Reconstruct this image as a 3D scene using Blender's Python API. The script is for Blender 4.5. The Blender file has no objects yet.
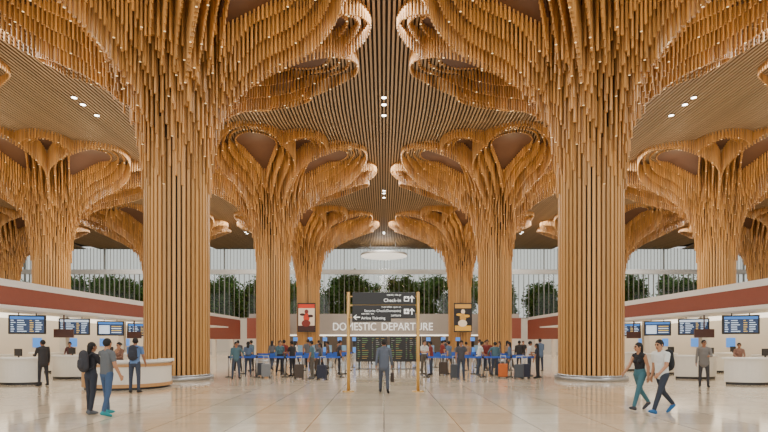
import bpy, math, random
import numpy as np
from mathutils import Vector, Matrix
random.seed(7)
C = bpy.context.scene.collection
EYEZ=1.7; F=512.0; HZ=341.0
def gx(px,d): return (px-384)/F*d
def gd(py): return EYEZ*F/(py-HZ)
def gz(py,d): return EYEZ+(HZ-py)/F*d

# ------------------------------------------------------------ materials
def lin(c):
    return tuple(((v/255)/12.92 if v/255<=0.04045 else ((v/255+0.055)/1.055)**2.4) for v in c)+(1,)
MATS={}
def mat(name,col,rough=0.5,metal=0.0,emit=0.0,noise=0.0,nscale=8.0,coat=0.0,island=0.0):
    if name in MATS: return MATS[name]
    m=bpy.data.materials.new(name); m.use_nodes=True
    nt=m.node_tree; b=nt.nodes['Principled BSDF']
    c=lin(col)
    b.inputs['Base Color'].default_value=c
    b.inputs['Roughness'].default_value=rough
    b.inputs['Metallic'].default_value=metal
    if coat: b.inputs['Coat Weight'].default_value=coat
    if emit:
        b.inputs['Emission Color'].default_value=c
        b.inputs['Emission Strength'].default_value=emit
        m.cycles.emission_sampling='NONE' if emit<3 else 'AUTO'
    if noise or island:
        hsv=nt.nodes.new('ShaderNodeHueSaturation'); hsv.inputs['Color'].default_value=c
        mr=nt.nodes.new('ShaderNodeMapRange')
        if island:
            g=nt.nodes.new('ShaderNodeNewGeometry'); nt.links.new(g.outputs['Random Per Island'],mr.inputs['Value']); a=island
        else:
            n=nt.nodes.new('ShaderNodeTexNoise'); n.inputs['Scale'].default_value=nscale
            tc=nt.nodes.new('ShaderNodeTexCoord'); nt.links.new(tc.outputs['Object'],n.inputs['Vector'])
            nt.links.new(n.outputs['Fac'],mr.inputs['Value']); a=noise
        mr.inputs['To Min'].default_value=1-a; mr.inputs['To Max'].default_value=1+a
        nt.links.new(mr.outputs['Result'],hsv.inputs['Value'])
        nt.links.new(hsv.outputs['Color'],b.inputs['Base Color'])
    MATS[name]=m; return m

M_tube=mat('bamboo_tube',(184,134,72),0.4,island=0.28)
M_shaft=mat('bamboo_slat',(188,142,84),0.4,island=0.18)
M_core=mat('dark_core',(36,22,12),0.8,noise=0.1)
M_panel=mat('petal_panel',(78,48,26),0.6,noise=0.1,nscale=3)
M_led=mat('warm_led',(255,226,170),0.5,emit=1.2)
M_steel=mat('steel',(165,165,165),0.3,metal=0.8,noise=0.05)
M_white=mat('white_panel',(232,230,224),0.35,noise=0.03)
M_terra=mat('terracotta',(138,72,54),0.5,noise=0.08,nscale=4)
M_dark=mat('dark_frame',(32,28,26),0.4,noise=0.1)
M_brownbox=mat('brown_sign',(84,48,36),0.5,noise=0.1)
M_strip=mat('light_strip',(255,246,228),0.5,emit=1.8)
M_gold=mat('gold_post',(205,165,95),0.35,metal=0.4,noise=0.05)
M_signblk=mat('sign_black',(24,22,20),0.35,noise=0.05)
M_signtxt=mat('sign_white',(245,245,240),0.5,emit=0.6)
M_blue=mat('blue_belt',(34,84,180),0.5,noise=0.05)
M_bluescr=mat('blue_screen',(64,124,204),0.3,emit=0.9)
M_scrbg=mat('screen_bg',(40,62,98),0.3,emit=0.55)
M_scrrow=mat('screen_row',(200,218,238),0.3,emit=1.0)
M_scrrow2=mat('screen_row_amber',(225,190,90),0.3,emit=0.8)
M_green=mat('board_text',(110,150,90),0.3,emit=0.12)
M_white_txt=mat('board_text_white',(150,150,142),0.3,emit=0.12)
M_amber_txt=mat('board_text_amber',(170,140,60),0.3,emit=0.12)
M_fascia=mat('fascia_taupe',(170,162,152),0.6,noise=0.04,nscale=2)
M_letter=mat('letter_white',(250,249,246),0.4,emit=0.6)
M_wallw=mat('wall_white',(206,198,186),0.6,noise=0.04,nscale=1)
M_mull=mat('mullion',(160,156,148),0.4,metal=0.2,noise=0.05)
M_bark=mat('bark',(84,66,48),0.9,noise=0.3)
M_leaf=mat('leaf',(82,114,50),0.95,island=0.55)
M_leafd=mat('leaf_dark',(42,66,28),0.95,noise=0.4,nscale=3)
M_grass=mat('grass',(90,120,60),0.9,noise=0.3,nscale=0.5)
M_desk=mat('desk_white',(226,220,208),0.3,noise=0.03)
M_wood=mat('desk_wood',(190,144,94),0.45,noise=0.12,nscale=12)

def floor_mat():
    m=bpy.data.materials.new('polished_tile'); m.use_nodes=True; nt=m.node_tree; b=nt.nodes['Principled BSDF']
    tc=nt.nodes.new('ShaderNodeTexCoord')
    br=nt.nodes.new('ShaderNodeTexBrick')
    br.inputs['Scale'].default_value=1.0; br.offset=0.0; br.squash=1.0
    br.inputs['Brick Width'].default_value=1.5; br.inputs['Row Height'].default_value=1.5
    br.inputs['Mortar Size'].default_value=0.012; br.inputs['Mortar Smooth'].default_value=0.1
    br.inputs['Color1'].default_value=lin((226,210,184)); br.inputs['Color2'].default_value=lin((206,188,160))
    br.inputs['Mortar'].default_value=lin((146,128,102))
    nt.links.new(tc.outputs['Object'],br.inputs['Vector'])
    n=nt.nodes.new('ShaderNodeTexNoise'); n.inputs['Scale'].default_value=1.6; n.inputs['Detail'].default_value=9; n.inputs['Roughness'].default_value=.7; n.inputs['Distortion'].default_value=.8
    nt.links.new(tc.outputs['Object'],n.inputs['Vector'])
    mr=nt.nodes.new('ShaderNodeMapRange'); mr.inputs['From Min'].default_value=.3; mr.inputs['From Max'].default_value=.7; mr.inputs['To Min'].default_value=0.82; mr.inputs['To Max'].default_value=1.06
    nt.links.new(n.outputs['Fac'],mr.inputs['Value'])
    h=nt.nodes.new('ShaderNodeHueSaturation'); nt.links.new(br.outputs['Color'],h.inputs['Color']); nt.links.new(mr.outputs['Result'],h.inputs['Value'])
    nt.links.new(h.outputs['Color'],b.inputs['Base Color'])
    b.inputs['Roughness'].default_value=0.1
    return m
M_floor=floor_mat()
def glass_mat():
    m=bpy.data.materials.new('window_glass'); m.use_nodes=True; nt=m.node_tree
    for n in list(nt.nodes):
        if n.type!='OUTPUT_MATERIAL': nt.nodes.remove(n)
    o=[n for n in nt.nodes if n.type=='OUTPUT_MATERIAL'][0]
    t=nt.nodes.new('ShaderNodeBsdfTransparent'); t.inputs[0].default_value=(0.84,0.88,0.85,1)
    g=nt.nodes.new('ShaderNodeBsdfGlossy'); g.inputs['Roughness'].default_value=0.05
    mx=nt.nodes.new('ShaderNodeMixShader'); mx.inputs[0].default_value=0.04
    nt.links.new(t.outputs[0],mx.inputs[1]); nt.links.new(g.outputs[0],mx.inputs[2]); nt.links.new(mx.outputs[0],o.inputs[0])
    return m
M_glass=glass_mat()

# ------------------------------------------------------------ mesh builder
class MB:
    def __init__(s): s.v=[];s.f=[];s.m=[];s.sm=[]
    def face(s,pts,mi=0):
        n=len(s.v); s.v+= [tuple(p) for p in pts]; s.f.append(tuple(range(n,n+len(pts)))); s.m.append(mi); s.sm.append(False)
    def box(s,x0,x1,y0,y1,z0,z1,mi=0):
        n=len(s.v)
        s.v+=[(x0,y0,z0),(x1,y0,z0),(x1,y1,z0),(x0,y1,z0),(x0,y0,z1),(x1,y0,z1),(x1,y1,z1),(x0,y1,z1)]
        for q in [(0,3,2,1),(4,5,6,7),(0,1,5,4),(1,2,6,5),(2,3,7,6),(3,0,4,7)]:
            s.f.append(tuple(n+i for i in q)); s.m.append(mi); s.sm.append(False)
    def obox(s,cx,cy,ang,w,d,z0,z1,mi=0):
        c,sn=math.cos(ang),math.sin(ang); n=len(s.v)
        for z in (z0,z1):
            for a,b in ((-w/2,-d/2),(w/2,-d/2),(w/2,d/2),(-w/2,d/2)):
                s.v.append((cx+a*c-b*sn,cy+a*sn+b*c,z))
        for q in [(0,3,2,1),(4,5,6,7),(0,1,5,4),(1,2,6,5),(2,3,7,6),(3,0,4,7)]:
            s.f.append(tuple(n+i for i in q)); s.m.append(mi); s.sm.append(False)
    def cyl(s,cx,cy,z0,z1,r0,r1=None,n=24,mi=0,bot=None,smooth=True,rot=0.0):
        r1=r0 if r1 is None else r1; k=len(s.v)
        for z,r in ((z0,r0),(z1,r1)):
            for i in range(n):
                a=rot+2*math.pi*i/n; s.v.append((cx+r*math.cos(a),cy+r*math.sin(a),z))
        for i in range(n):
            j=(i+1)%n; s.f.append((k+i,k+j,k+n+j,k+n+i)); s.m.append(mi); s.sm.append(smooth)
        s.f.append(tuple(k+i for i in reversed(range(n)))); s.m.append(mi if bot is None else bot); s.sm.append(False)
        s.f.append(tuple(k+n+i for i in range(n))); s.m.append(mi); s.sm.append(False)
    def arc(s,cx,cy,r0,r1,z0,z1,a0,a1,n=32,mi=0):
        k=len(s.v)
        for i in range(n+1):
            a=a0+(a1-a0)*i/n; c,sn=math.cos(a),math.sin(a)
            s.v+=[(cx+r0*c,cy+r0*sn,z0),(cx+r1*c,cy+r1*sn,z0),(cx+r1*c,cy+r1*sn,z1),(cx+r0*c,cy+r0*sn,z1)]
        for i in range(n):
            for q in range(4):
                a=k+4*i+q; b=k+4*i+(q+1)%4
                s.f.append((a,a+4,b+4,b)); s.m.append(mi); s.sm.append(False)
        s.f.append((k,k+1,k+2,k+3)); s.m.append(mi); s.sm.append(False)
        e=k+4*n; s.f.append((e+3,e+2,e+1,e)); s.m.append(mi); s.sm.append(False)
    def mesh(s,name,mats):
        me=bpy.data.meshes.new(name); me.from_pydata(s.v,[],s.f)
        for m in mats: me.materials.append(m)
        me.polygons.foreach_set('material_index',s.m); me.polygons.foreach_set('use_smooth',s.sm)
        me.update(); return me
def obj(name,me,loc=(0,0,0),parent=None,rz=0,label=None,cat=None,group=None,kind=None):
    o=bpy.data.objects.new(name,me); C.objects.link(o); o.location=loc; o.rotation_euler[2]=rz
    if parent: o.parent=parent
    if label: o['label']=label
    if cat: o['category']=cat
    if group: o['group']=group
    if kind: o['kind']=kind
    return o
def bevel(o,w=0.02,seg=2):
    b=o.modifiers.new('bevel','BEVEL'); b.width=w; b.segments=seg; b.limit_method='ANGLE'
    return o
def instance(parts,loc,rz,name,label,cat,group=None):
    e=obj(name,None,loc,None,rz,label,cat,group)
    e.empty_display_size=0.2
    for p in parts:
        c=obj(p[0],p[1],p[2],e)
        if len(p)>3 and p[3]: bevel(c,p[3])
    return e

# ------------------------------------------------------------ shell
H=16.2
b=MB(); b.face([(-75,-12,0),(75,-12,0),(75,81,0),(-75,81,0)])
obj('floor',b.mesh('floor',[M_floor]),kind='structure')
M_cslat=mat('ceiling_slat',(142,114,80),0.5,island=0.12)
M_cback=mat('ceiling_back',(64,49,34),0.9,noise=0.1)
b=MB()
b.box(-75,75,4,81,H+0.42,H+0.6,1)
NS=40; NY=44; wS=0.11
for ci in range(-4,5):
    c0=ci*18.4
    for j in range(-NS,NS+1):
        xr=j*9.2/NS
        n=len(b.v)
        for k in range(NY+1):
            y=4+77*k/NY
            f=1-.13*(1+math.cos(2*math.pi*(y-22.8)/19.7))/2*min(1,abs(xr)/3)
            x=c0+xr*f; w=wS/2
            b.v+=[(x-w,y,H),(x+w,y,H),(x+w,y,H+.15),(x-w,y,H+.15)]
        for k in range(NY):
            a=n+4*k
            for q in range(4):
                b.f.append((a+q,a+4+q,a+4+(q+1)%4,a+(q+1)%4)); b.m.append(0); b.sm.append(False)
obj('ceiling',b.mesh('ceiling',[M_cslat,M_cback]),kind='structure')

b=MB(); b.box(-75,75,80,80.4,0,5.2,0)
obj('wall_back',b.mesh('wall_back',[M_wallw]),kind='structure')
WB=6.25
for i in range(24):
    x0=-75+i*WB
    b=MB()
    b.face([(x0+0.05,80.15,5.2),(x0+WB-0.05,80.15,5.2),(x0+WB-0.05,80.15,H),(x0+0.05,80.15,H)],1)
    b.box(x0,x0+0.08,79.95,80.35,5.2,H,0)
    for k in range(1,8): b.box(x0+k*WB/8-0.02,x0+k*WB/8+0.02,80.0,80.3,5.2,12.2,0)
    for k in range(0,12): b.box(x0+k*WB/12-0.03,x0+k*WB/12+0.03,79.9,79.98,12.4,H,0)
    b.box(x0,x0+WB,79.95,80.3,5.2,5.35,0)
    obj('window_%d'%(i+1),b.mesh('window',[M_mull,M_glass,M_white]),kind='structure')
b=MB(); b.box(-75,75,79.4,79.9,12.1,12.8,0)
obj('trim_1',b.mesh('trim_1',[M_white]),kind='structure')
b=MB(); b.face([(-160,81,-0.05),(160,81,-0.05),(160,190,-0.05),(-160,190,-0.05)])
obj('ground',b.mesh('ground',[M_grass]),kind='structure')
def garden_tree(seed):
    r=random.Random(seed); b=MB(); b.cyl(0,0,0,5.5,0.25,0.12,8)
    tr=b.mesh('trunk',[M_bark])
    b=MB()
    cl=[(Vector((r.uniform(-2.1,2.1),r.uniform(-1.6,1.6),r.uniform(3.4,11.2))),r.uniform(.9,1.7)) for _ in range(24)]
    for c,R in cl:
        k=len(b.v); n=8; rg=5
        for j in range(rg+1):
            t=math.pi*j/rg
            for i in range(n):
                a=2*math.pi*i/n; q=R*.5*r.uniform(.7,1.2)
                b.v.append((c.x+q*math.sin(t)*math.cos(a),c.y+q*math.sin(t)*math.sin(a),c.z+q*math.cos(t)))
        for j in range(rg):
            for i in range(n):
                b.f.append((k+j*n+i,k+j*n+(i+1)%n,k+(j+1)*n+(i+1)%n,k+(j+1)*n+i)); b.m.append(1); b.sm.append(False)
        for _ in range(170):
            d=Vector((r.gauss(0,1),r.gauss(0,1),r.gauss(0,1))).normalized()*R*r.uniform(.4,1.2)
            p=c+d; u=Vector((r.gauss(0,1),r.gauss(0,1),r.gauss(0,1))).normalized(); w=u.orthogonal().normalized(); s=r.uniform(.16,.34)
            b.face([p-u*s,p+w*s*.5,p+u*s,p-w*s*.5])
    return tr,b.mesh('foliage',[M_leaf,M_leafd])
gt=[garden_tree(s) for s in range(5)]
for row in range(3):
    for i in range(22):
        t=gt[(i*3+row)%5]
        x=-84+i*7.9+row*2.6+random.uniform(-.2,.2)
        e=instance([('trunk',t[0],(0,0,0)),('foliage',t[1],(0,0,0))],(x,86+row*7.2,-0.05),random.choice([0,math.pi])+random.uniform(-.1,.1),'garden_tree','leafy green tree growing outside the glass wall','tree','garden trees outside')
        s=random.uniform(.93,1.0); e.scale=(s,s,s*random.uniform(.92,1.12)*(1+.08*row))

# ------------------------------------------------------------ tree columns
K=1.1
TOP=(H-.01)/K
PR=[1.22,1.32,1.45,1.65,2.1,2.9,3.7,5,6.2,7.9]; PZ=[6.9,8.2,9.2,10.1,11.0,11.7,12.2,12.8,13.3,14.05]
def zb(r): return float(np.interp(r,PR,PZ))
rt=random.Random(3)
b=MB()
def tube(x,y,z0,z1,led,rad=0.047):
    if z1>TOP: z1=TOP
    if z0>TOP-.12: z0=TOP-.12
    b.cyl(x*K,y*K,z0*K,z1*K,rad*K,n=6,mi=0,bot=(1 if led else 0),smooth=False,rot=rt.random())
ri=[1.29,1.38,1.49,1.62,1.77,1.95,2.16,2.40,2.68]
for k,r in enumerate(ri):
    n=int(2*math.pi*r/0.195)//6*6
    for i in range(n):
        a=2*math.pi*(i+0.5*(k%2))/n
        fr=(a/(math.pi/3))%1
        m=1-abs(fr-0.5)*2
        z=zb(r)+m*1.5*(k/8)+ ((i*2+k)%3)*.34-.3
        tube(r*math.cos(a),r*math.sin(a),z,z+2.8,(i+k)%13==1)
HALF=math.pi/6
S=math.sin(HALF); R=7.6; cc=R/(1+S); rr0=cc*S
def inside1(x,y):
    r=math.hypot(x,y); a=math.atan2(y,x)
    for k in range(6):
        d=(a-(-math.pi/2+k*math.pi/3)+math.pi)%(2*math.pi)-math.pi
        if abs(d)<=HALF+.001:
            u,v=r*math.cos(d),r*math.sin(d)
            return u<cc-rr0*S or math.hypot(u-cc,v)<rr0+.12
    return False
deltas=[0.03,0.40,0.80,1.22]
PAN=MB()
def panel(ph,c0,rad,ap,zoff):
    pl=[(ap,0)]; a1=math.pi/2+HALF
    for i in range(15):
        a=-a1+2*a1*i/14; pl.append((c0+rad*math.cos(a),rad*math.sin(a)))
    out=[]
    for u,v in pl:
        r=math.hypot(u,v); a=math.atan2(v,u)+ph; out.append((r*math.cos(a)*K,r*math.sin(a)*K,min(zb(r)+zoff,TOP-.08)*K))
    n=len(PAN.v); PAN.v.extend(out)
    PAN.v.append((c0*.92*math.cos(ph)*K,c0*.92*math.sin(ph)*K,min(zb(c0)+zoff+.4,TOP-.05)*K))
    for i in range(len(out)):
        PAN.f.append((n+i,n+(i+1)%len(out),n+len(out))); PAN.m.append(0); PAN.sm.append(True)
for k in range(6):
    ph=-math.pi/2+k*math.pi/3
    for di,dl in enumerate(deltas):
        ap=dl/S; rad=rr0-dl
        L=math.sqrt(max(0,(cc-ap)**2-rad**2)); pts=[]
        sp=0.16; n=int(L/sp)
        for i in range(n+1):
            s=L*i/n
            u=ap+s*math.cos(HALF); v=s*math.sin(HALF)
            if math.hypot(u,v)>2.1: pts+=[(u,v,0),(u,-v,0)]
        a1=math.pi/2+HALF; m=int(2*a1*rad/sp)
        for i in range(1,m):
            a=-a1+2*a1*i/m; q=rad*(1+.20*max(0,1-abs(a)/.95)**1.2)
            up_=.5-.5*math.cos(math.pi*(1-abs(a)/a1))
            pts.append((cc+q*math.cos(a),q*math.sin(a),up_))
        for j,(u,v,up_) in enumerate(pts):
            r=math.hypot(u,v); a=math.atan2(v,u)+ph
            lift=1.5*(dl/1.22)**.85
            z=zb(r)+lift*min(1,(r-1)/2.5)+up_*.25
            tube(r*math.cos(a),r*math.sin(a),z,z+1.5,(j+di*3)%14==0)
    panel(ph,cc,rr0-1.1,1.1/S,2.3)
    ph2=ph+HALF; c2=5.85; r2=1.75
    for di,dl in enumerate((0.03,.42,.84)):
        rad=r2-dl; a1=2.2; m=int(2*a1*rad/.16)
        for i in range(m+1):
            a=-a1+2*a1*i/m; q=rad*(1+.14*max(0,1-abs(a)/.9))
            u,v=c2+q*math.cos(a),q*math.sin(a); r=math.hypot(u,v); t=math.atan2(v,u)+ph2
            x_,y_=r*math.cos(t),r*math.sin(t)
            if inside1(x_,y_): continue
            z=zb(r)+.2+.75*dl
            tube(x_,y_,z,z+1.5,(i+di)%14==0)
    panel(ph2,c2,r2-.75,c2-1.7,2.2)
ME_can=b.mesh('canopy',[M_tube,M_led])
ME_pan=PAN.mesh('petal_panel',[M_panel])
b=MB()
b.cyl(0,0,0.15,12.3*K,1.08*K,n=40,mi=1)
for i in range(44):
    a=2*math.pi*i/44; b.obox(1.17*K*math.cos(a),1.17*K*math.sin(a),a+math.pi/2,0.108*K,0.16*K,0.15,(9.3+(i%3)*.4)*K,0)
ME_shaft=b.mesh('shaft',[M_shaft,M_core])
b=MB(); b.cyl(0,0,0,0.16,1.40*K,n=48,mi=0); b.cyl(0,0,0.16,0.24,1.31*K,1.29*K,n=48,mi=0)
ME_base=b.mesh('base_ring',[M_steel])
def petal_fill(loc,e,col=(1,.78,.48)):
    l=bpy.data.lights.new('petal_fill_light','POINT'); l.energy=e; l.color=col; l.shadow_soft_size=.25  # bare point light added inside a petal for a warm glow, no fixture
    o=bpy.data.objects.new('petal_fill_light',l); C.objects.link(o); o.location=loc
rows=[(22.8,[-9.2,9.2,-27.6,27.6]),(42.5,[-9.2,9.2,-27.6,27.6]),(62.2,[-9.2,9.2,-27.6,27.6,-46,46])]
for D,xs in rows:
    for x in xs:
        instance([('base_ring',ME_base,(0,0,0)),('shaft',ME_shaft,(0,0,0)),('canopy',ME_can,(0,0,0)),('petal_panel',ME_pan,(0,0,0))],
          (x,D,0),0,'tree_column','golden bamboo-slat column flaring into a petal-shaped canopy','column','bamboo tree columns')
        if D<60 or abs(x)<10:
            for a in (-90,-30,-150):
                rr=4.9*K; petal_fill((x+rr*math.cos(math.radians(a)),D+rr*math.sin(math.radians(a)),14.55),85)

# ------------------------------------------------------------ ceiling lights
b=MB(); b.cyl(0,0,-0.06,0.0,0.15,n=20,mi=0,bot=1)
M_spot=mat('spot_lens',(255,250,240),0.5,emit=12)
M_spot.cycles.emission_sampling='NONE'
ME_spot=b.mesh('ceiling_light',[M_steel,M_spot])
for D0 in (30.4,49.2,68):
    for X in (0,-18.4,18.4):
        for k,dy in enumerate((0,.9,2.4)):
            if D0>60 and k==2: continue
            obj('ceiling_light',ME_spot,(X,D0+dy,H),label='round white recessed spotlight in the slatted ceiling',cat='ceiling light',group='ceiling spotlights')
b=MB(); b.cyl(0,0,0,0.3,3.4,n=48,mi=0,bot=1)
ME=b.mesh('lamp_disc',[M_white,mat('lamp_face',(250,242,226),.5,emit=1.2)])
b=MB(); b.cyl(0,0,0,H-14.5,0.025,n=6); MC=b.mesh('cable',[M_steel])
instance([('lamp_disc',ME,(0,0,0))]+[('cable',MC,(2.6*math.cos(k*math.pi/2+.7),2.6*math.sin(k*math.pi/2+.7),.3)) for k in range(4)],(0,75.5,14.2),0,'pendant_lamp','large flat round white pendant lamp near the glass wall','lamp')

# ------------------------------------------------------------ check-in halls
def txt(s,size,loc,m,name='lettering',ax='LEFT',parent=None,ext=0.004,width=None,label=None):
    cu=bpy.data.curves.new(name,'FONT'); cu.body=s; cu.size=size; cu.extrude=ext; cu.align_x=ax; cu.align_y='CENTER'
    t=bpy.data.objects.new(name,cu); C.objects.link(t)
    dg=bpy.context.evaluated_depsgraph_get(); me=bpy.data.meshes.new_from_object(t.evaluated_get(dg)); bpy.data.objects.remove(t)
    me.materials.clear(); me.materials.append(m)
    if width:
        xs=[v.co.x for v in me.vertices]; k=width/(max(xs)-min(xs))
        for v in me.vertices: v.co.x*=k
    o=obj(name,me,loc,parent,label=label); o.rotation_euler=(math.pi/2,0,0); return o
for s in (-1,1):
    X=17.5
    def bx(b,x0,x1,y0,y1,z0,z1,mi):
        b.box(min(s*x0,s*x1),max(s*x0,s*x1),y0,y1,z0,z1,mi)
    b=MB()
    bx(b,X,X+6.5,15,62,4.25,4.57,0)
    bx(b,X+0.05,X+6.4,15,62,3.38,4.25,1)
    bx(b,X-0.05,X+6.4,15,62,3.12,3.38,0)
    bx(b,X+0.3,X+6.0,15.2,61.8,3.06,3.12,2)
    bod=b.mesh('canopy_roof',[M_white,M_terra,M_strip])
    b=MB(); bx(b,X+4.6,X+4.9,15,62,0,3.12,0)
    for k in range(12): bx(b,X+4.55,X+4.6,17+k*3.8,17.8+k*3.8,1.3,1.9,1)
    bw=b.mesh('back_panel',[M_wallw,M_bluescr])
    b=MB(); bx(b,X+0.4,X+0.75,0,.35,0,3.12,0)
    bp=b.mesh('support_post',[M_wallw])
    b=MB(); bx(b,X-.12,X-.06,50.5,62,1.9,4.2,0); ep=b.mesh('end_panel',[M_terra])
    instance([('canopy_roof',bod,(0,0,0)),('back_panel',bw,(0,0,0)),('end_panel',ep,(0,0,0))]+[('support_post',bp,(0,16+k*6.4,0)) for k in range(8)],(0,0,0),0,'check_in_pavilion','long white check-in pavilion with a terracotta fascia band','pavilion')

def screen_meshes(style):
    b=MB(); b.box(-.72,.72,0,.22,0,.88,0); body=b.mesh('screen_frame',[M_dark])
    b=MB(); b.face([(-.65,-.004,.07),(.65,-.004,.07),(.65,-.004,.81),(-.65,-.004,.81)],0)
    hd_=[2,1,1][style]
    b.face([(-.65,-.008,.69),(.65,-.008,.69),(.65,-.008,.81),(-.65,-.008,.81)],hd_)
    if style==2:
        b.face([(-.6,-.008,.12),(-.05,-.008,.12),(-.05,-.008,.62),(-.6,-.008,.62)],2)
        for r in range(4): b.face([(.05,-.008,.53-r*.12),(.58,-.008,.53-r*.12),(.58,-.008,.58-r*.12),(.05,-.008,.58-r*.12)],2 if r%2 else 3)
    else:
        for r in range(6):
            z=.61-r*.1
            for c,(x0,w,mi) in enumerate([(-.62,.18,2),(-.38,.4,2),(.1,.15,3),(.32,.28,2)]):
                ww=w*random.uniform(.5,1)
                b.face([(x0,-.008,z),(x0+ww,-.008,z),(x0+ww,-.008,z+.036),(x0,-.008,z+.036)],mi)
    disp=b.mesh('display',[M_scrbg,M_bluescr,M_scrrow,M_scrrow2])
    b=MB(); b.box(-.02,.02,.08,.12,.88,.97,0); hang=b.mesh('hanger',[M_dark])
    return [('screen_frame',body,(0,0,0),.02),('display',disp,(0,0,0)),('hanger',hang,(-.34,0,0)),('hanger',hang,(.34,0,0))]
SC=[screen_meshes(0),screen_meshes(1),screen_meshes(2)]
b=MB(); b.box(-.42,.42,0,.3,0,.42,0); b.box(-.03,.03,.1,.15,.42,1.12,0); ME_bb=b.mesh('hanging_sign_box',[M_brownbox])
for s in (-1,1):
    for k,d in enumerate((23.6,27.2,30.8,34.4,38.5,43)):
        instance(SC[(1,0,2,1,0,1)[k]],(s*16.45,d,2.02),-s*math.radians(26),'flight_display','hanging flight information screen with rows of blue and white text','screen','check-in flight screens')
        if k in (0,2,4):
            obj('hanging_sign_box',ME_bb,(s*15.9,d+1.8,1.87),rz=-s*math.radians(24),label='dark brown counter sign box hung beside the screens',cat='sign',group='counter sign boxes')
    b=MB(); b.box(min(s*15.2,s*17.4),max(s*15.2,s*17.4),15,50,3.0,3.1,0)
    obj('overhead_rail',b.mesh('overhead_rail',[M_white]),label='white overhead shelf carrying the hanging screens',cat='rail')

def desk():
    b=MB(); b.arc(0,0,.75,1.25,0.1,1.0,math.radians(200),math.radians(340),20,0); b.arc(0,0,.8,1.2,0,0.1,math.radians(202),math.radians(338),20,1)
    body=b.mesh('desk_body',[M_desk,M_dark])
    b=MB(); b.arc(0,0,.62,1.32,1.0,1.06,math.radians(197),math.radians(343),20,0); top=b.mesh('desk_top',[M_white])
    b=MB(); b.box(.25,.65,-.95,-.91,1.12,1.4,0); b.box(.27,.63,-.905,-.90,1.14,1.38,1); b.box(.42,.48,-.93,-.9,1.05,1.14,0); mon=b.mesh('monitor',[M_dark,M_bluescr])
    return [('desk_body',body,(0,0,0)),('desk_top',top,(0,0,0)),('monitor',mon,(0,0,0))]
DK=desk()
for s in (-1,1):
    for k,(x,d) in enumerate([(14.3,20.9),(14.1,24.0),(14.1,27.2),(14.0,30.4),(13.9,33.8),(13.9,37.5),(18.4,21.5),(18.4,25),(18.4,28.8)]):
        instance(DK,(s*x,d,0),s*0.35,'check_in_desk','white curved check-in desk with a monitor on top','desk','white curved desks')
def infodesk():
    b=MB(); b.arc(0,0,1.25,1.6,0.08,.95,math.radians(160),math.radians(400),48,0); b.arc(0,0,1.3,1.55,0,.08,math.radians(162),math.radians(398),40,1)
    body=b.mesh('counter_body',[M_desk,M_dark])
    b=MB(); b.arc(0,0,1.15,1.7,.95,1.03,math.radians(158),math.radians(402),48,0); top=b.mesh('counter_top',[M_white])
    b=MB()
    for k in range(42):
        a=math.radians(163+k*2.0); b.obox(1.62*math.cos(a),1.62*math.sin(a),a+math.pi/2,.04,.04,.08,.94,0)
    sl=b.mesh('wood_slats',[M_wood])
    b=MB(); b.arc(0,0,1.6,1.63,.80,.9,math.radians(248),math.radians(400),48,0); b.arc(0,0,1.6,1.625,.08,.2,math.radians(248),math.radians(400),48,0); st=b.mesh('wood_band',[M_wood])
    return [('counter_body',body,(0,0,0)),('counter_top',top,(0,0,0)),('wood_slats',sl,(0,0,0)),('wood_band',st,(0,0,0))]
idk=instance(infodesk(),(-9.45,18.95,0),0,'information_desk','round cream information counter with wood slats and white top','desk'); idk.scale=(.92,.92,1)

# ------------------------------------------------------------ departure gates at back
b=MB(); b.box(-17.4,17.4,66,66.6,2.35,5.2,0); b.box(-17.4,17.4,65.9,66,2.35,2.5,1)
fas=b.mesh('fascia',[M_fascia,M_strip])
b=MB(); b.box(0,.35,66,66.5,0,2.35,0); pi=b.mesh('pier',[M_wallw])
e=instance([('fascia',fas,(0,0,0))]+[('pier',pi,(-17.2+k*3.1,0,0)) for k in range(12)],(0,0,0),0,'departure_portal','taupe entrance portal with large white departure lettering','portal')
txt('DOMESTIC',1.4,(gx(354.5,66),65.9,3.5),M_letter,'lettering','CENTER',parent=e,ext=.05,width=gx(384+43,66),label='large white capital letters')
txt('DEPARTURE',1.4,(gx(407,66),65.9,3.5),M_letter,'lettering','CENTER',parent=e,ext=.05,width=gx(384+51,66),label='large white capital letters')
for s in (-1,1):
    b=MB(); b.box(min(s*12.3,s*17.3),max(s*12.3,s*17.3),64.6,65.0,2.0,4.6,0); b.box(min(s*12.3,s*17.3),max(s*12.3,s*17.3),64.6,65.0,0,2.0,1)
    obj('trim_%d'%(4+s),b.mesh('trim',[M_terra,M_wallw]),kind='structure')
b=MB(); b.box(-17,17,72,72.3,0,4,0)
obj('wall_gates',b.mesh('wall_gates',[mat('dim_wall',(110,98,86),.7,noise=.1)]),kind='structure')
def egate():
    b=MB(); b.box(-.15,.15,-.8,.8,0,1.05,0); b.box(-.16,.16,-.82,-.6,1.05,1.15,0); body=b.mesh('gate_body',[M_steel])
    b=MB(); b.face([(-.13,-.83,.6),(.13,-.83,.6),(.13,-.83,1.1),(-.13,-.83,1.1)],0); sc=b.mesh('gate_screen',[M_bluescr])
    b=MB(); b.box(.15,.6,-.02,.02,.3,1.3,0); gl=b.mesh('gate_flap',[mat('flap',(150,190,220),.1,noise=.02)])
    b=MB(); b.box(-.13,.13,-.5,-.45,1.15,1.75,1); b.box(-.2,.2,-.52,-.45,1.7,2.05,0); pn=b.mesh('gate_panel',[M_bluescr,M_dark])
    return [('gate_body',body,(0,0,0)),('gate_screen',sc,(0,0,0)),('gate_flap',gl,(0,0,0)),('gate_panel',pn,(0,0,0))]
EG=egate()
for k in range(17):
    instance(EG,(-11.2+k*1.4,49,0),0,'electronic_gate','steel boarding-pass gate with a blue lit screen','gate','row of electronic gates')
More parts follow.
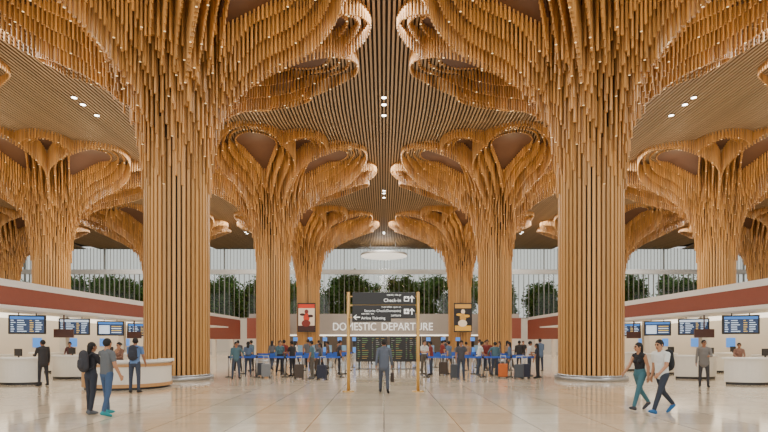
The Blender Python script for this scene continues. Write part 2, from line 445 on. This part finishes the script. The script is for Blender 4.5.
def fids():
    b=MB(); b.box(-.95,.95,0,.12,.45,2.0,0); b.box(-.8,-.7,.02,.1,0,.45,0); b.box(.7,.8,.02,.1,0,.45,0); b.box(-.95,.95,-.2,.3,0,.03,0)
    bo=b.mesh('board_body',[M_signblk]); b=MB()
    b.face([(-.92,-.003,.5),(.92,-.003,.5),(.92,-.003,1.96),(-.92,-.003,1.96)],3)
    for r in range(11):
        z=1.84-r*.12
        for x0,w in ((-.85,.2),(-.58,.5),(.02,.16),(.26,.24),(.58,.28)):
            ww=w*random.uniform(.3,.9); b.face([(x0,-.006,z),(x0+ww,-.006,z),(x0+ww,-.006,z+.026),(x0,-.006,z+.026)],random.choice([0,0,1,2]))
    return [('board_body',bo,(0,0,0)),('board_display',b.mesh('board_display',[M_green,M_white_txt,M_amber_txt,M_signblk]),(0,0,0))]
FB=fids()
for x in (-.75,1.3): instance(FB,(x+0.0,31,0),0,'departure_board','freestanding black flight board with green and white rows','display board','departure boards')

# ------------------------------------------------------------ sign gantry
D=17.2
def px(x): return gx(x,D)
def pz(y): return gz(y,D)
def post():
    b=MB(); b.cyl(0,0,0.03,pz(292),0.055,n=16); b.cyl(0,0,0,0.03,.2,n=24); return b.mesh('post',[M_gold])
PM=post()
g=obj('direction_sign',None,(0,D,0),label='freestanding black wayfinding sign between two golden posts',cat='sign')
for x in (348.5,418): obj('post',PM,(px(x),0,0),g)
def board(x0,x1,y0,y1,dy=0):
    b=MB(); b.box(px(x0),px(x1),-.06+dy,.06+dy,pz(y1),pz(y0),0); o=obj('sign_board',b.mesh('sign_board',[M_signblk]),(0,0,0),g); bevel(o,.01); return o
board(352.5,415.5,292.5,304.8); board(352.5,415.5,305.2,318.5); board(352.5,391,312.5,322,-.13)
for q in ((348.5,418,306,304.6,-.03),(348.5,353,297,296,-.03),(415,418,297,296,-.03),(348.5,353,318,317,-.16),(415,418,314,313,-.03)):
    b=MB(); b.box(px(q[0]),px(q[1]),q[4],.03,pz(q[2]),pz(q[3])); obj('cross_bar',b.mesh('cross_bar',[M_gold]),(0,0,0),g)
def st(s,size,x,y,ax='RIGHT',dy=0): return txt(s,size,(px(x),-.066+dy,pz(y)),M_signtxt,'sign_text',ax,parent=g,ext=.002)
st('চেক-ইন / चेक-इन',.07,401,295.4); st('Check-in',.16,401,300.6)
st('সুৰক্ষা পৰীক্ষা / सुरक्षा जांच',.055,401,307.3); st('Security Check(Domestic)',.115,401,311); st('Domestic Departure',.115,401,315.4)
st('বিমান টিকট / टिकट',.055,361.5,314.3,'LEFT',-.13); st('Airline Ticketing',.12,361.5,318.4,'LEFT',-.13)
def arrow(cx,cy,ang,s=.1,dy=0):
    b=MB(); c,sn=math.cos(ang),math.sin(ang); X,Z=px(cx),pz(cy)
    def P(a,q): return (X+a*c-q*sn,-.068+dy,Z+a*sn+q*c)
    b.face([P(-s,-.018),P(s*.6,-.018),P(s*.6,.018),P(-s,.018)])
    b.face([P(s,0),P(s*.2,s*.75),P(-s*.05,s*.75),P(s*.62,0)]); b.face([P(s,0),P(s*.62,0),P(-s*.05,-s*.75),P(s*.2,-s*.75)])
    obj('arrow_symbol',b.mesh('arrow_symbol',[M_signtxt]),(0,0,0),g)
arrow(411.8,299,math.radians(90),.11); arrow(411.8,311.5,math.radians(90),.11); arrow(357,317.5,math.radians(180),.11,-.13)
def pict(cx,cy,dy=0,kind=0):
    X,Z=px(cx),pz(cy); b=MB(); s=.085
    b.face([(X-s,-.067+dy,Z-s),(X+s,-.067+dy,Z-s),(X+s,-.067+dy,Z+s),(X-s,-.067+dy,Z+s)],0)
    q=-.069+dy
    if kind==0:
        b.face([(X-.06,q,Z-.06),(X+.06,q,Z-.06),(X+.06,q,Z+.02),(X-.06,q,Z+.02)],1); b.face([(X-.025,q,Z+.03),(X+.025,q,Z+.03),(X+.025,q,Z+.06),(X-.025,q,Z+.06)],1)
    else:
        b.face([(X-.07,q,Z-.012),(X+.07,q,Z-.012),(X+.08,q,Z),(X+.07,q,Z+.012),(X-.07,q,Z+.012)],1)
        b.face([(X-.03,q,Z-.07),(X-.01,q,Z-.07),(X+.03,q,Z),(X-.01,q,Z+.07),(X-.03,q,Z+.07),(X,q,Z)],1)
    obj('pictogram',b.mesh('pictogram',[M_signtxt,M_signblk]),(0,0,0),g)
pict(406.4,299,0,0); pict(406.4,311.5,0,1)

# ------------------------------------------------------------ posters
def poster(x,pal,lab):
    cols=[mat('poster_%d_%d_%d'%c,c,.5,emit=.15) for c in pal]; D=60.2
    w=18/F*D/2; z0=gz(332,D); z1=gz(303,D); h=z1-z0
    e=obj('hanging_poster',None,(gx(x,D),D,z0),label=lab,cat='poster')
    b=MB(); b.box(-w,w,0,.12,0,h); obj('poster_frame',b.mesh('poster_frame',[M_dark]),(0,0,0),e)
    b=MB(); q=-.01
    def rr(x0,x1,a,c,mi,dd=0): b.face([(x0*w,q-dd,a*h),(x1*w,q-dd,a*h),(x1*w,q-dd,c*h),(x0*w,q-dd,c*h)],mi)
    rr(-.9,.9,.04,.96,0); rr(-.9,.9,.04,.22,1,.01); rr(-.9,.9,.82,.96,2,.01)
    def el(cx,cz,rx,rz,mi,dd=.02,n=20): b.face([(w*(cx+rx*math.cos(2*math.pi*i/n)),q-dd,h*(cz+rz*math.sin(2*math.pi*i/n))) for i in range(n)],mi)
    el(0,.7,.22,.08,3); el(0,.5,.35,.15,2,.02); el(-.05,.3,.5,.12,3,.03); el(.45,.55,.3,.05,1,.03); el(-.45,.6,.3,.045,1,.03)
    obj('poster_print',b.mesh('poster_print',cols),(0,0,0),e)
    for q2 in (.3,.75):
        b=MB(); b.box(-.1,.1,.12,.75,h*q2,h*(q2+.05)); obj('bracket',b.mesh('bracket',[M_dark]),(0,0,0),e)
poster(306.5,[(225,205,180),(60,30,25),(200,60,35),(120,40,30)],'upright poster with a red and cream dancer print')
poster(463,[(30,26,28),(225,170,60),(200,150,70),(240,220,190)],'upright dark poster with a golden figure print')

# ------------------------------------------------------------ stanchions
b=MB(); b.cyl(0,0,0.0,.03,.17,n=24); b.cyl(0,0,.03,.05,.16,.04,n=24); STB=b.mesh('base',[M_dark])
b=MB(); b.cyl(0,0,.04,.92,.03,n=12); STP=b.mesh('post',[M_steel])
b=MB(); b.cyl(0,0,.9,1.0,.045,n=14); STH=b.mesh('belt_head',[M_dark])
b=MB(); b.box(.04,1.28,-.004,.004,.9,.985); bm_x=b.mesh('belt',[M_blue])
BR=(24.0,26.5,29.5,33)
for s in (-1,1):
    for D in BR:
        n=5
        for k in range(n):
            xs = (2.0+k*1.32) if s>0 else -(2.0+(n-1-k)*1.32)
            parts=[('base',STB,(0,0,0)),('post',STP,(0,0,0)),('belt_head',STH,(0,0,0))]
            if k<n-1: parts.append(('belt',bm_x,(0,0,0)))
            instance(parts,(xs,D,0),0,'queue_barrier','steel queue post with dark base and blue retractable belt','queue barrier','blue belt queue barriers')

# ------------------------------------------------------------ PEOPLE
SKIN,SHIRT,PANTS,SHOE,HAIR,TEYE,MOUTH,INNER=range(8)
def nrm(v): v=np.array(v,float); return v/np.linalg.norm(v)
class Body:
    def __init__(s): s.v=[];s.f=[];s.p=[]
    def cap(s,a,b,ra,rb,tag,w=(1,0,0),sw=1,sd=1,n=14):
        a=np.array(a,float);b=np.array(b,float); ax=b-a; L=np.linalg.norm(ax)
        if L<1e-5: ax=np.array([0,0,1.]); L=1e-5
        z=ax/np.linalg.norm(ax); x=np.array(w,float); x=x-z*np.dot(x,z)
        if np.linalg.norm(x)<1e-3: x=np.array([0,1.,0]); x=x-z*np.dot(x,z)
        x=nrm(x); y=np.cross(z,x)
        s.p.append((a,x,y,z,L,ra,rb,sw,sd,tag))
        rings=[]
        for t in (-80,-50,-20,0): rings.append((ra*math.sin(math.radians(t)),ra*math.cos(math.radians(t))))
        for t in (0,20,50,80): rings.append((L+rb*math.sin(math.radians(t)),rb*math.cos(math.radians(t))))
        k=len(s.v)
        for h,r in rings:
            for i in range(n):
                q=2*math.pi*i/n; s.v.append(tuple(a+z*h+x*(r*sw*math.cos(q))+y*(r*sd*math.sin(q))))
        for j in range(len(rings)-1):
            for i in range(n):
                m=(i+1)%n; s.f.append((k+j*n+i,k+j*n+m,k+(j+1)*n+m,k+(j+1)*n+i))
        s.f.append(tuple(k+i for i in reversed(range(n)))); e=k+(len(rings)-1)*n; s.f.append(tuple(e+i for i in range(n)))
    def build(s,name,vox):
        zmin=min(v[2] for v in s.v)
        me=bpy.data.meshes.new('tmp'); me.from_pydata(s.v,[],s.f); o=bpy.data.objects.new('tmp',me); C.objects.link(o)
        m=o.modifiers.new('r','REMESH'); m.mode='VOXEL'; m.voxel_size=vox
        sm=o.modifiers.new('s','SMOOTH'); sm.factor=.5; sm.iterations=1
        dg=bpy.context.evaluated_depsgraph_get(); out=bpy.data.meshes.new_from_object(o.evaluated_get(dg)); out.name=name
        bpy.data.objects.remove(o)
        nf=len(out.polygons); ce=np.zeros(nf*3); out.polygons.foreach_get('center',ce); ce=ce.reshape(-1,3)
        best=np.full(nf,1e9); tg=np.zeros(nf,int)
        for a,x,y,z,L,ra,rb,sw,sd,tag in s.p:
            d=ce-a; h=d@z; u=(d@x)/sw; v=(d@y)/sd; t=np.clip(h/L,0,1); rr=ra+(rb-ra)*t
            dist=(np.sqrt(u*u+v*v+(h-t*L)**2)-rr)*min(sw,sd,1)
            w=dist<best; best[w]=dist[w]; tg[w]=tag
        out.polygons.foreach_set('material_index',tg.astype(np.int32)); out.polygons.foreach_set('use_smooth',np.ones(nf,bool))
        co=np.zeros(len(out.vertices)*3); out.vertices.foreach_get('co',co); co=co.reshape(-1,3); co[:,2]-=zmin; out.vertices.foreach_set('co',co.ravel())
        s.z=zmin
        out.update(); return out
def person_mesh(name,P,vox=.02):
    g=P.get; fem=g('fem',0); B=Body()
    lean=math.radians(g('lean',2)); sh=.165 if fem else .19
    def up(x,y,z): return np.array([x,y*math.cos(lean)+z*math.sin(lean),z*math.cos(lean)-y*math.sin(lean)])
    suit=g('suit',0)
    hipw=1.28 if fem else 1.2
    B.cap((0,-.01,-.03),(0,0,.07),.125,.12,PANTS,sw=hipw,sd=.88)
    B.cap(up(0,0,.07),up(0,0,.22),.118 if fem else .132,.118 if fem else .135,SHIRT,sw=1.12,sd=.82)
    B.cap(up(0,0,.22),up(0,0,.39),.122 if fem else .138,.115 if fem else .135,SHIRT,sw=1.22,sd=.78)
    if suit: B.cap(up(0,0,-.10),up(0,0,.25),.15,.14,SHIRT,sw=1.18,sd=.88)
    elif not fem: B.cap(up(0,0,-.01),up(0,0,.2),.136,.134,SHIRT,sw=1.18,sd=.88)
    if fem:
        for q in (-1,1): B.cap(up(q*.065,.07,.31),up(q*.065,.08,.30),.055,.05,SHIRT)
    B.cap(up(-sh+.02,0,.45),up(sh-.02,0,.45),.06,.06,SHIRT,w=(0,0,1))
    for q in (-1,1): B.cap(up(q*(sh-.03),0,.46),up(q*.035,-.005,.505),.052,.045,SHIRT)
    B.cap(up(0,0,.46),up(0,.015,.58),.052 if fem else .06,.048 if fem else .055,SKIN)
    if suit: B.cap(up(0,-.015,.50),up(0,-.01,.52),.066,.06,SHIRT)
    hy=math.radians(g('hyaw',0)); hp=math.radians(g('hpitch',0)); hc=up(0,.025,.655)
    def hd(x,y,z):
        y2=y*math.cos(hp)+z*math.sin(hp); z2=z*math.cos(hp)-y*math.sin(hp)
        return hc+np.array([x*math.cos(hy)-y2*math.sin(hy),x*math.sin(hy)+y2*math.cos(hy),z2])
    hx=hd(1,0,0)-hc
    B.cap(hd(0,0,0),hd(0,0,.035),.078,.075,SKIN,w=hx,sw=.97,sd=1.18)
    B.cap(hd(0,.04,-.065),hd(0,.025,0),.042,.062,SKIN,w=hx,sw=1.05)
    B.cap(hd(0,.09,.01),hd(0,.106,-.022),.010,.015,SKIN)
    for q in (-1,1):
        B.cap(hd(q*.078,-.005,.01),hd(q*.078,-.005,-.02),.016,.012,SKIN)
        B.cap(hd(q*.03,.082,.012),hd(q*.032,.082,.012),.0125,.0125,TEYE)
        B.cap(hd(q*.018,.086,.034),hd(q*.045,.078,.034),.008,.007,HAIR)
    B.cap(hd(-.018,.078,-.052),hd(.018,.078,-.052),.010,.010,MOUTH)
    B.cap(hd(0,-.022,.02),hd(0,-.012,.055),.086,.082,HAIR,w=hx,sw=1.0,sd=1.14)
    if fem and g('bun',0): B.cap(hd(0,-.12,.03),hd(0,-.13,.03),.045,.045,HAIR)
    elif fem: B.cap(hd(0,-.055,.03),hd(0,-.085,-.16),.078,.05,HAIR,w=hx,sw=1.15,sd=.7)
    T=.43;Sn=.42
    for i,q in enumerate((-1,1)):
        f,kn,ab=g('legs',[(0,2,3),(0,2,3)])[i]; f,kn,ab=map(math.radians,(f,kn,ab))
        hip=np.array([q*.088,0,-.02]); k=hip+T*np.array([q*math.sin(ab),math.sin(f)*math.cos(ab),-math.cos(f)*math.cos(ab)])
        a2=f-kn; an=k+Sn*np.array([q*math.sin(ab)*.4,math.sin(a2),-math.cos(a2)])
        w=g('loose',0)*.008
        B.cap(hip,k,.092 if fem else .09,.06+w,PANTS); B.cap(k,an+np.array([0,0,.03]),.06+w,.046+w,PANTS)
        B.cap(k+(an-k)*.15+np.array([0,-.015,0]),k+(an-k)*.45+np.array([0,-.012,0]),.05,.045+w,PANTS)
        B.cap(an,an+np.array([0,0,.03]),.036,.036,SKIN)
        fa=a2*.9 if a2<-.2 else (a2*.7 if a2>.15 else 0)
        def ft(y,z): return an+np.array([q*y*.15,y*math.cos(fa), z+y*math.sin(fa)])
        B.cap(ft(-.045,-.045),ft(.11,-.05),.04,.04,SHOE,sw=1,sd=1); B.cap(ft(.10,-.055),ft(.165,-.06),.038,.028,SHOE,w=(1,0,0),sw=1.15)
        B.cap(ft(-.02,-.02),ft(.08,-.04),.042,.036,SHOE)
    hands=[]
    for i,q in enumerate((-1,1)):
        f,ab,el,inn=g('arms',[(5,8,12,0),(5,8,12,0)])[i]; f,ab,el,inn=map(math.radians,(f,ab,el,inn))
        s0=up(q*sh,0,.45); e=s0+.28*np.array([q*math.sin(ab),math.sin(f)*math.cos(ab),-math.cos(f)*math.cos(ab)])
        a=f+el; d=nrm([q*math.sin(ab)*.5-q*math.sin(inn),math.sin(a)*math.cos(inn),-math.cos(a)*math.cos(inn)]); w=e+.25*d
        lg=g('long',0) or suit
        B.cap(s0,e,.054 if not fem else .046,.043 if not fem else .037,SHIRT if lg else SKIN)
        if not lg and g('sleeve',1): B.cap(s0,s0+(e-s0)*.6,.06,.054,SHIRT)
        B.cap(e,w,.042,.034 if lg else .028,SHIRT if lg else SKIN)
        c=np.array([-q*1.,0,0]); c=c-d*np.dot(c,d)
        if np.linalg.norm(c)<.2: c=np.array([0,0,-1.]); c=c-d*np.dot(c,d)
        c=nrm(c); wd=np.cross(d,c)
        B.cap(w,w+d*.08,.024,.026,SKIN,w=wd,sw=1.55,sd=.75)
        for j,(o,ln) in enumerate(((-.031,.058),(-.0105,.072),(.0105,.078),(.031,.068))):
            p0=w+d*.085+wd*o; p1=p0+(d*.85+c*.3)*ln*.55; p2=p1+(d*.6+c*.75)*ln*.5
            B.cap(p0,p1,.0098,.009,SKIN,n=8); B.cap(p1,p2,.009,.0075,SKIN,n=8)
        fw=1 if wd[1]>0 else -1
        p0=w+d*.03+wd*fw*.03; p1=p0+nrm(d*.7+wd*fw*.6)*.04; B.cap(p0,p1,.012,.0105,SKIN,n=8); B.cap(p1,p1+nrm(d+c*.4)*.028,.0105,.009,SKIN,n=8)
        hands.append(w+d*.11)
    me=B.build(name,vox); hands=[h-np.array([0,0,B.z]) for h in hands]
    return me,hands,-B.z
PM_={}
def pmat(kind,c): return mat('%s_%d_%d_%d'%((kind,)+c),c,.75 if kind!='skin' else .5,noise=.06,nscale=15)
def place(me,x,y,yaw,cols,label,scale=1.0,group=None):
    m=me
    if len(m.materials)==0:
        for _ in range(8): m.materials.append(None)
    o=obj('person',m,(x,y,0),None,math.radians(yaw),label,'person',group)
    skin,shirt,pants,shoe,hair=cols
    ml=[pmat('skin',skin),pmat('cloth',shirt),pmat('cloth',pants),pmat('shoe',shoe),pmat('hair',hair),pmat('eye',(25,18,15)),pmat('lip',(130,70,60)),pmat('cloth',(230,230,225))]
    for i,s in enumerate(ml):
        o.material_slots[i].link='OBJECT'; o.material_slots[i].material=s
    o.scale=(scale,)*3; return o
def backpack(col):
    n='bp_%d_%d_%d'%col
    if n in PM_: return PM_[n]
    B=Body(); B.cap((0,0,.08),(0,0,.36),.13,.11,0,sw=1.15,sd=.65); B.cap((0,-.08,.1),(0,-.08,.2),.08,.075,0,sw=1.2,sd=.5)
    a=B.build('bag_body',.012); a.materials.append(pmat('cloth',col)); out=[('bag_body',a,(0,0,0))]
    for q in (-1,1):
        B=Body()
        pts=[(q*.09,.05,.40),(q*.105,.13,.455),(q*.115,.21,.40),(q*.12,.22,.25),(q*.12,.14,.12),(q*.1,.06,.08)]
        for i in range(5): B.cap(pts[i],pts[i+1],.018,.018,0,w=(1,0,0),sw=1.3,sd=.6,n=8)
        s=B.build('bag_strap',.009); s.materials.append(pmat('cloth',col)); out.append(('bag_strap',s,(0,0,.055)))
    PM_[n]=out; return out
def put_backpack(p,hip,col,lab):
    y=p.rotation_euler[2]; off=-.195
    return instance(backpack(col),(p.location.x-math.sin(y)*off,p.location.y+math.cos(y)*off,(hip+.06)*p.scale[0]),y,'backpack',lab,'backpack')
def suitcase_parts(col):
    n='sc_%d_%d_%d'%col
    if n in PM_: return PM_[n]
    b=MB(); b.box(-.21,.21,-.12,.12,.06,.66); a=b.mesh('case_shell',[pmat('shell',col)])
    b=MB(); b.box(-.12,-.1,.09,.11,.66,1.02); b.box(.1,.12,.09,.11,.66,1.02); b.box(-.13,.13,.085,.115,1.0,1.03); h=b.mesh('handle',[M_steel])
    b=MB(); b.cyl(0,0,0,.07,.03,n=10)
    w=b.mesh('caster',[M_dark]); PM_[n]=[('case_shell',a,(0,0,0),.04),('handle',h,(0,0,0))]+[('caster',w,(x,y,0)) for x in (-.17,.17) for y in (-.09,.09)]; return PM_[n]

SK1=(150,104,76);SK2=(178,130,98);BLK=(24,20,18)
wm,wh,whip=person_mesh('woman_a',dict(fem=1,lean=1,legs=[(5,4,3),(-4,6,2)],arms=[(10,8,20,0),(25,10,60,5)],hyaw=-15,sleeve=1),.008)
p=place(wm,gx(91,11.9),11.9,-20,(SK1,(40,38,44),(42,46,58),(90,94,100),BLK),'woman in dark top and jeans standing with a backpack',.96); put_backpack(p,whip,(52,52,58),'dark grey backpack worn by a woman')
mm,mh,mhip=person_mesh('man_a',dict(lean=0,legs=[(10,3,4),(-8,9,6)],arms=[(45,15,95,20),(5,12,20,0)],hyaw=12),.008)
p=place(mm,gx(109,11.7),11.6,-25,(SK2,(96,100,104),(60,84,118),(40,140,150),BLK),'man in grey t-shirt, jeans and teal shoes, arm raised',1.0)
wm2,_,wh2=person_mesh('woman_b',dict(fem=1,lean=3,sleeve=0,legs=[(24,4,2),(-18,22,2)],arms=[(-12,9,15,0),(22,8,25,5)],hyaw=-20),.008)
place(wm2,gx(642,12.4),12.5,112,(SK2,(26,26,30),(58,104,116),(60,60,66),BLK),'woman in black tank top and teal jeans walking',.97)
mm2,_,mh2=person_mesh('man_b',dict(lean=5,legs=[(26,4,3),(-20,24,3)],arms=[(20,10,30,5),(-15,12,25,0)],hyaw=5,hpitch=8),.008)
p=place(mm2,gx(662,11.9),11.9,108,(SK2,(214,216,214),(40,48,62),(34,96,150),BLK),'man in white shirt and dark jeans walking with a backpack',1.02); put_backpack(p,mh2,(28,30,34),'black backpack worn by a man in a white shirt')
ms,_,msh=person_mesh('man_suit',dict(suit=1,lean=2,legs=[(12,4,3),(-12,14,3)],arms=[(-12,9,8,0),(12,9,12,0)],loose=1),.008)
place(ms,gx(384,16.7),16.7,0,(SK1,(84,92,106),(66,72,84),(20,18,18),BLK),'man in a grey suit walking with a briefcase',1.0)
b=MB(); b.box(-.06,.06,-.2,.2,0,.3); bb=b.mesh('bag_body',[pmat('cloth',(60,48,40))]); b=MB(); b.box(-.01,.01,-.09,-.07,.3,.42); b.box(-.01,.01,.07,.09,.3,.42); b.box(-.012,.012,-.09,.09,.4,.425)
HB=[('bag_body',bb,(0,0,0),.02),('handle',b.mesh('handle',[pmat('cloth',(60,48,40))]),(0,0,0))]
instance(HB,(gx(384,16.7)+.27,16.85,.36),0,'briefcase','brown briefcase held by the man in grey suit','bag')
md,_,mdh=person_mesh('man_desk',dict(lean=4,legs=[(3,3,4),(-3,3,5)],arms=[(25,8,50,5),(10,10,20,0)],hyaw=15),.008)
p=place(md,gx(139,17.1),16.8,8,(SK1,(92,122,168),(52,60,78),(30,28,28),BLK),'man in a blue shirt standing at the round desk',1.04); put_backpack(p,mdh,(40,44,56),'navy backpack worn by the man at the desk')
wc,_,_=person_mesh('woman_c',dict(fem=1,bun=1,long=1,lean=3,arms=[(25,8,55,15),(25,8,55,15)],hpitch=10),.014)
place(wc,-9.85,19.1,165,(SK2,(120,84,66),(40,36,40),BLK,BLK),'woman clerk in brown behind the round counter',.95)
ms2,_,_=person_mesh('man_suit_still',dict(suit=1,lean=1,legs=[(2,3,4),(-3,3,4)],arms=[(20,8,70,20),(2,8,10,0)],hyaw=20),.012)
place(ms2,gx(43,19.4),19.4,60,(SK1,(46,44,46),(40,38,42),BLK,BLK),'man in a dark suit standing at the check-in desks',1.0)
place(ms2,gx(704,18.9),18.9,150,(SK1,(112,108,104),(52,50,52),BLK,BLK),'man in a grey suit standing beside the check-in desks',1.0)
place(wc,gx(739,21.9),21.9,150,(SK2,(150,112,96),(50,50,56),BLK,BLK),'woman clerk in beige behind the check-in desk',.93)
place(wc,gx(70,24.9),24.9,200,(SK2,(96,60,60),(50,50,56),BLK,BLK),'woman clerk in maroon behind the check-in desk',.95)
V=[person_mesh('v0',dict(),.018),person_mesh('v1',dict(arms=[(25,8,70,20),(5,8,12,0)],hpitch=15),.018),
   person_mesh('v2',dict(legs=[(22,4,3),(-18,20,3)],arms=[(-18,9,15,0),(22,9,20,0)]),.018),
   person_mesh('v3',dict(fem=1,arms=[(5,14,12,0),(20,8,75,20)]),.018),
   person_mesh('v4',dict(fem=1,legs=[(18,4,3),(-16,18,3)],arms=[(-12,9,15,0),(16,9,20,0)],long=1),.018),
   person_mesh('v5',dict(suit=1,arms=[(2,8,12,0),(15,10,50,10)],loose=1),.018),
   person_mesh('v6',dict(long=1,legs=[(2,2,6),(0,3,7)],arms=[(-20,35,75,25),(5,8,10,0)],hyaw=30),.018),
   person_mesh('v7',dict(lean=16,legs=[(10,12,5),(-4,8,5)],arms=[(30,8,30,0),(15,9,20,0)],hpitch=15),.018)]
desc=['arms down','looking at a phone','walking','one arm bent','walking','standing in a jacket','hand on hip','bending forward']
shirts=[((44,48,60),'navy'),((64,64,70),'charcoal'),((200,198,192),'white'),((84,104,130),'blue'),((120,44,40),'red'),((90,90,94),'grey'),((36,34,36),'black'),((70,100,110),'teal'),((150,120,90),'beige'),((86,70,58),'brown')]
pants=[(34,36,44),(50,58,74),(28,26,28),(84,78,70),(58,66,82)]
cr=random.Random(11)
spots=[]
for pxx,py in [(236,379),(246,377),(259,376),(283,375),(291,377),(312,379),(320,377),(340,374),(424,376),(431,375),(448,374),(461,380),(478,376),(487,375),(495,376),(512,377),(526,377),(537,378),(238,372),(252,371),(272,370),(308,370),(328,369),(442,370),(466,371),(485,369),(507,370),(519,371),(540,371),(296,366),(318,366),(338,365),(408,365),(445,366),(480,366),(500,366),(523,366),(370,364),(399,364)]:
    d=gd(py); spots.append((gx(pxx,d),d))
good=[]
for x,d in spots:
    def fixd(d):
        for bd in BR:
            if abs(d-bd)<.5: return bd+.55*(1 if d>=bd else -1)
        return d
    d=fixd(d); tries=0; x0=x
    while any(math.hypot(x-a,d-c)<.72 for a,c in good) and tries<60:
        x=x0+cr.uniform(-1.2,1.2); x=max(-7.2,min(7.2,x)) if d<26 else x; d=fixd(d+cr.uniform(-.3,.3)); tries+=1
    if -1.9<x<2.5 and abs(d-31)<.7: d=32.2
    good.append((x,d))
cases=[(70,60,52),(70,74,80),(40,44,60),(120,122,124),(186,96,40)]
cname=['brown','grey','navy','light grey','orange']
sc_pos=[]
for (pxx,py,c) in [(503,378,4),(455,379,1),(322,380,2),(266,378,3),(299,379,0),(519,379,1)]:
    d=gd(py); x=gx(pxx,d); x0=x
    for bd in BR:
        if abs(d-bd)<.35: d=bd-.4
    t=0
    while any(math.hypot(x-a,d-q)<.55 for a,q in good+sc_pos) and t<60: x=x0+cr.uniform(-1,1); t+=1
    sc_pos.append((x,d)); instance(suitcase_parts(cases[c]),(x,d,0),cr.uniform(-.3,.3),'suitcase',cname[c]+' upright wheeled suitcase standing on the floor','suitcase','wheeled suitcases')
for i,(x,d) in enumerate(good):
    k=cr.randrange(8); me,hh,hip=V[k]; sc,sn=cr.choice(shirts); pc=cr.choice(pants)
    fem=k in (3,4)
    yaw=cr.choice([0,0,15,-20,60,-70,90,-90,150,180,-150])+cr.uniform(-12,12)
    place(me,x,d,yaw,(cr.choice([SK1,SK2]),sc,pc,cr.choice([BLK,(90,90,92)]),BLK),('%s in %s top queueing, %s'%('woman' if fem else 'man',sn,desc[k])),cr.uniform(.91,1.0) if fem else cr.uniform(.95,1.06),group='travellers in the queue')
    if i%4==1:
        for sx in (.6,-.6):
            if abs(x+sx)<6.8 and all(math.hypot(x+sx-a,d-.12-c)>.57 for a,c in good+sc_pos):
                sc_pos.append((x+sx,d-.12)); c=cr.randrange(4)
                instance(suitcase_parts(cases[c]),(x+sx,d-.12,0),cr.uniform(-.3,.3),'suitcase',cname[c]+' upright wheeled suitcase beside a traveller','suitcase','wheeled suitcases'); break

# ------------------------------------------------------------ lights
def area(loc,rot,sx,sy,e,col=(1,.93,.82)):
    l=bpy.data.lights.new('area','AREA'); l.shape='RECTANGLE'; l.size=sx; l.size_y=sy; l.energy=e; l.color=col
    o=bpy.data.objects.new('area_fill',l); C.objects.link(o); o.location=loc; o.rotation_euler=rot; return o  # area fill added to light the hall, no fixture modelled
for X in (0,-18.4,18.4,-37,37):
    area((X,42,H-.15),(0,0,0),2.0,70,6200,(1,.96,.9))
for X in (-18.4-3,18.4+3):
    area((X,38,4.75),(math.pi,0,0),3,44,2200,(1,.9,.74))  # unseen uplights added above the pavilion roofs to brighten the canopies
for y in (33,52):
    area((0,y,2.6),(math.pi,0,0),8,6,700,(1,.9,.74))  # upward fill added low over the hall floor, no lamp stands there
area((0,-11,9),(math.radians(90),0,0),60,16,3800,(1,.96,.91))  # front fill added behind the camera, facing into the hall

w=bpy.data.worlds.new('w'); bpy.context.scene.world=w; w.use_nodes=True
bg=w.node_tree.nodes['Background']; bg.inputs[0].default_value=(0.95,0.95,0.92,1); bg.inputs[1].default_value=0.95

cam=bpy.data.cameras.new('cam'); camo=bpy.data.objects.new('camera',cam); C.objects.link(camo); bpy.context.scene.camera=camo
cam.sensor_width=36; cam.lens=24; camo.location=(0,0,EYEZ); camo.rotation_euler=(math.pi/2,0,0); cam.shift_y=(HZ-216)/768; cam.clip_end=500
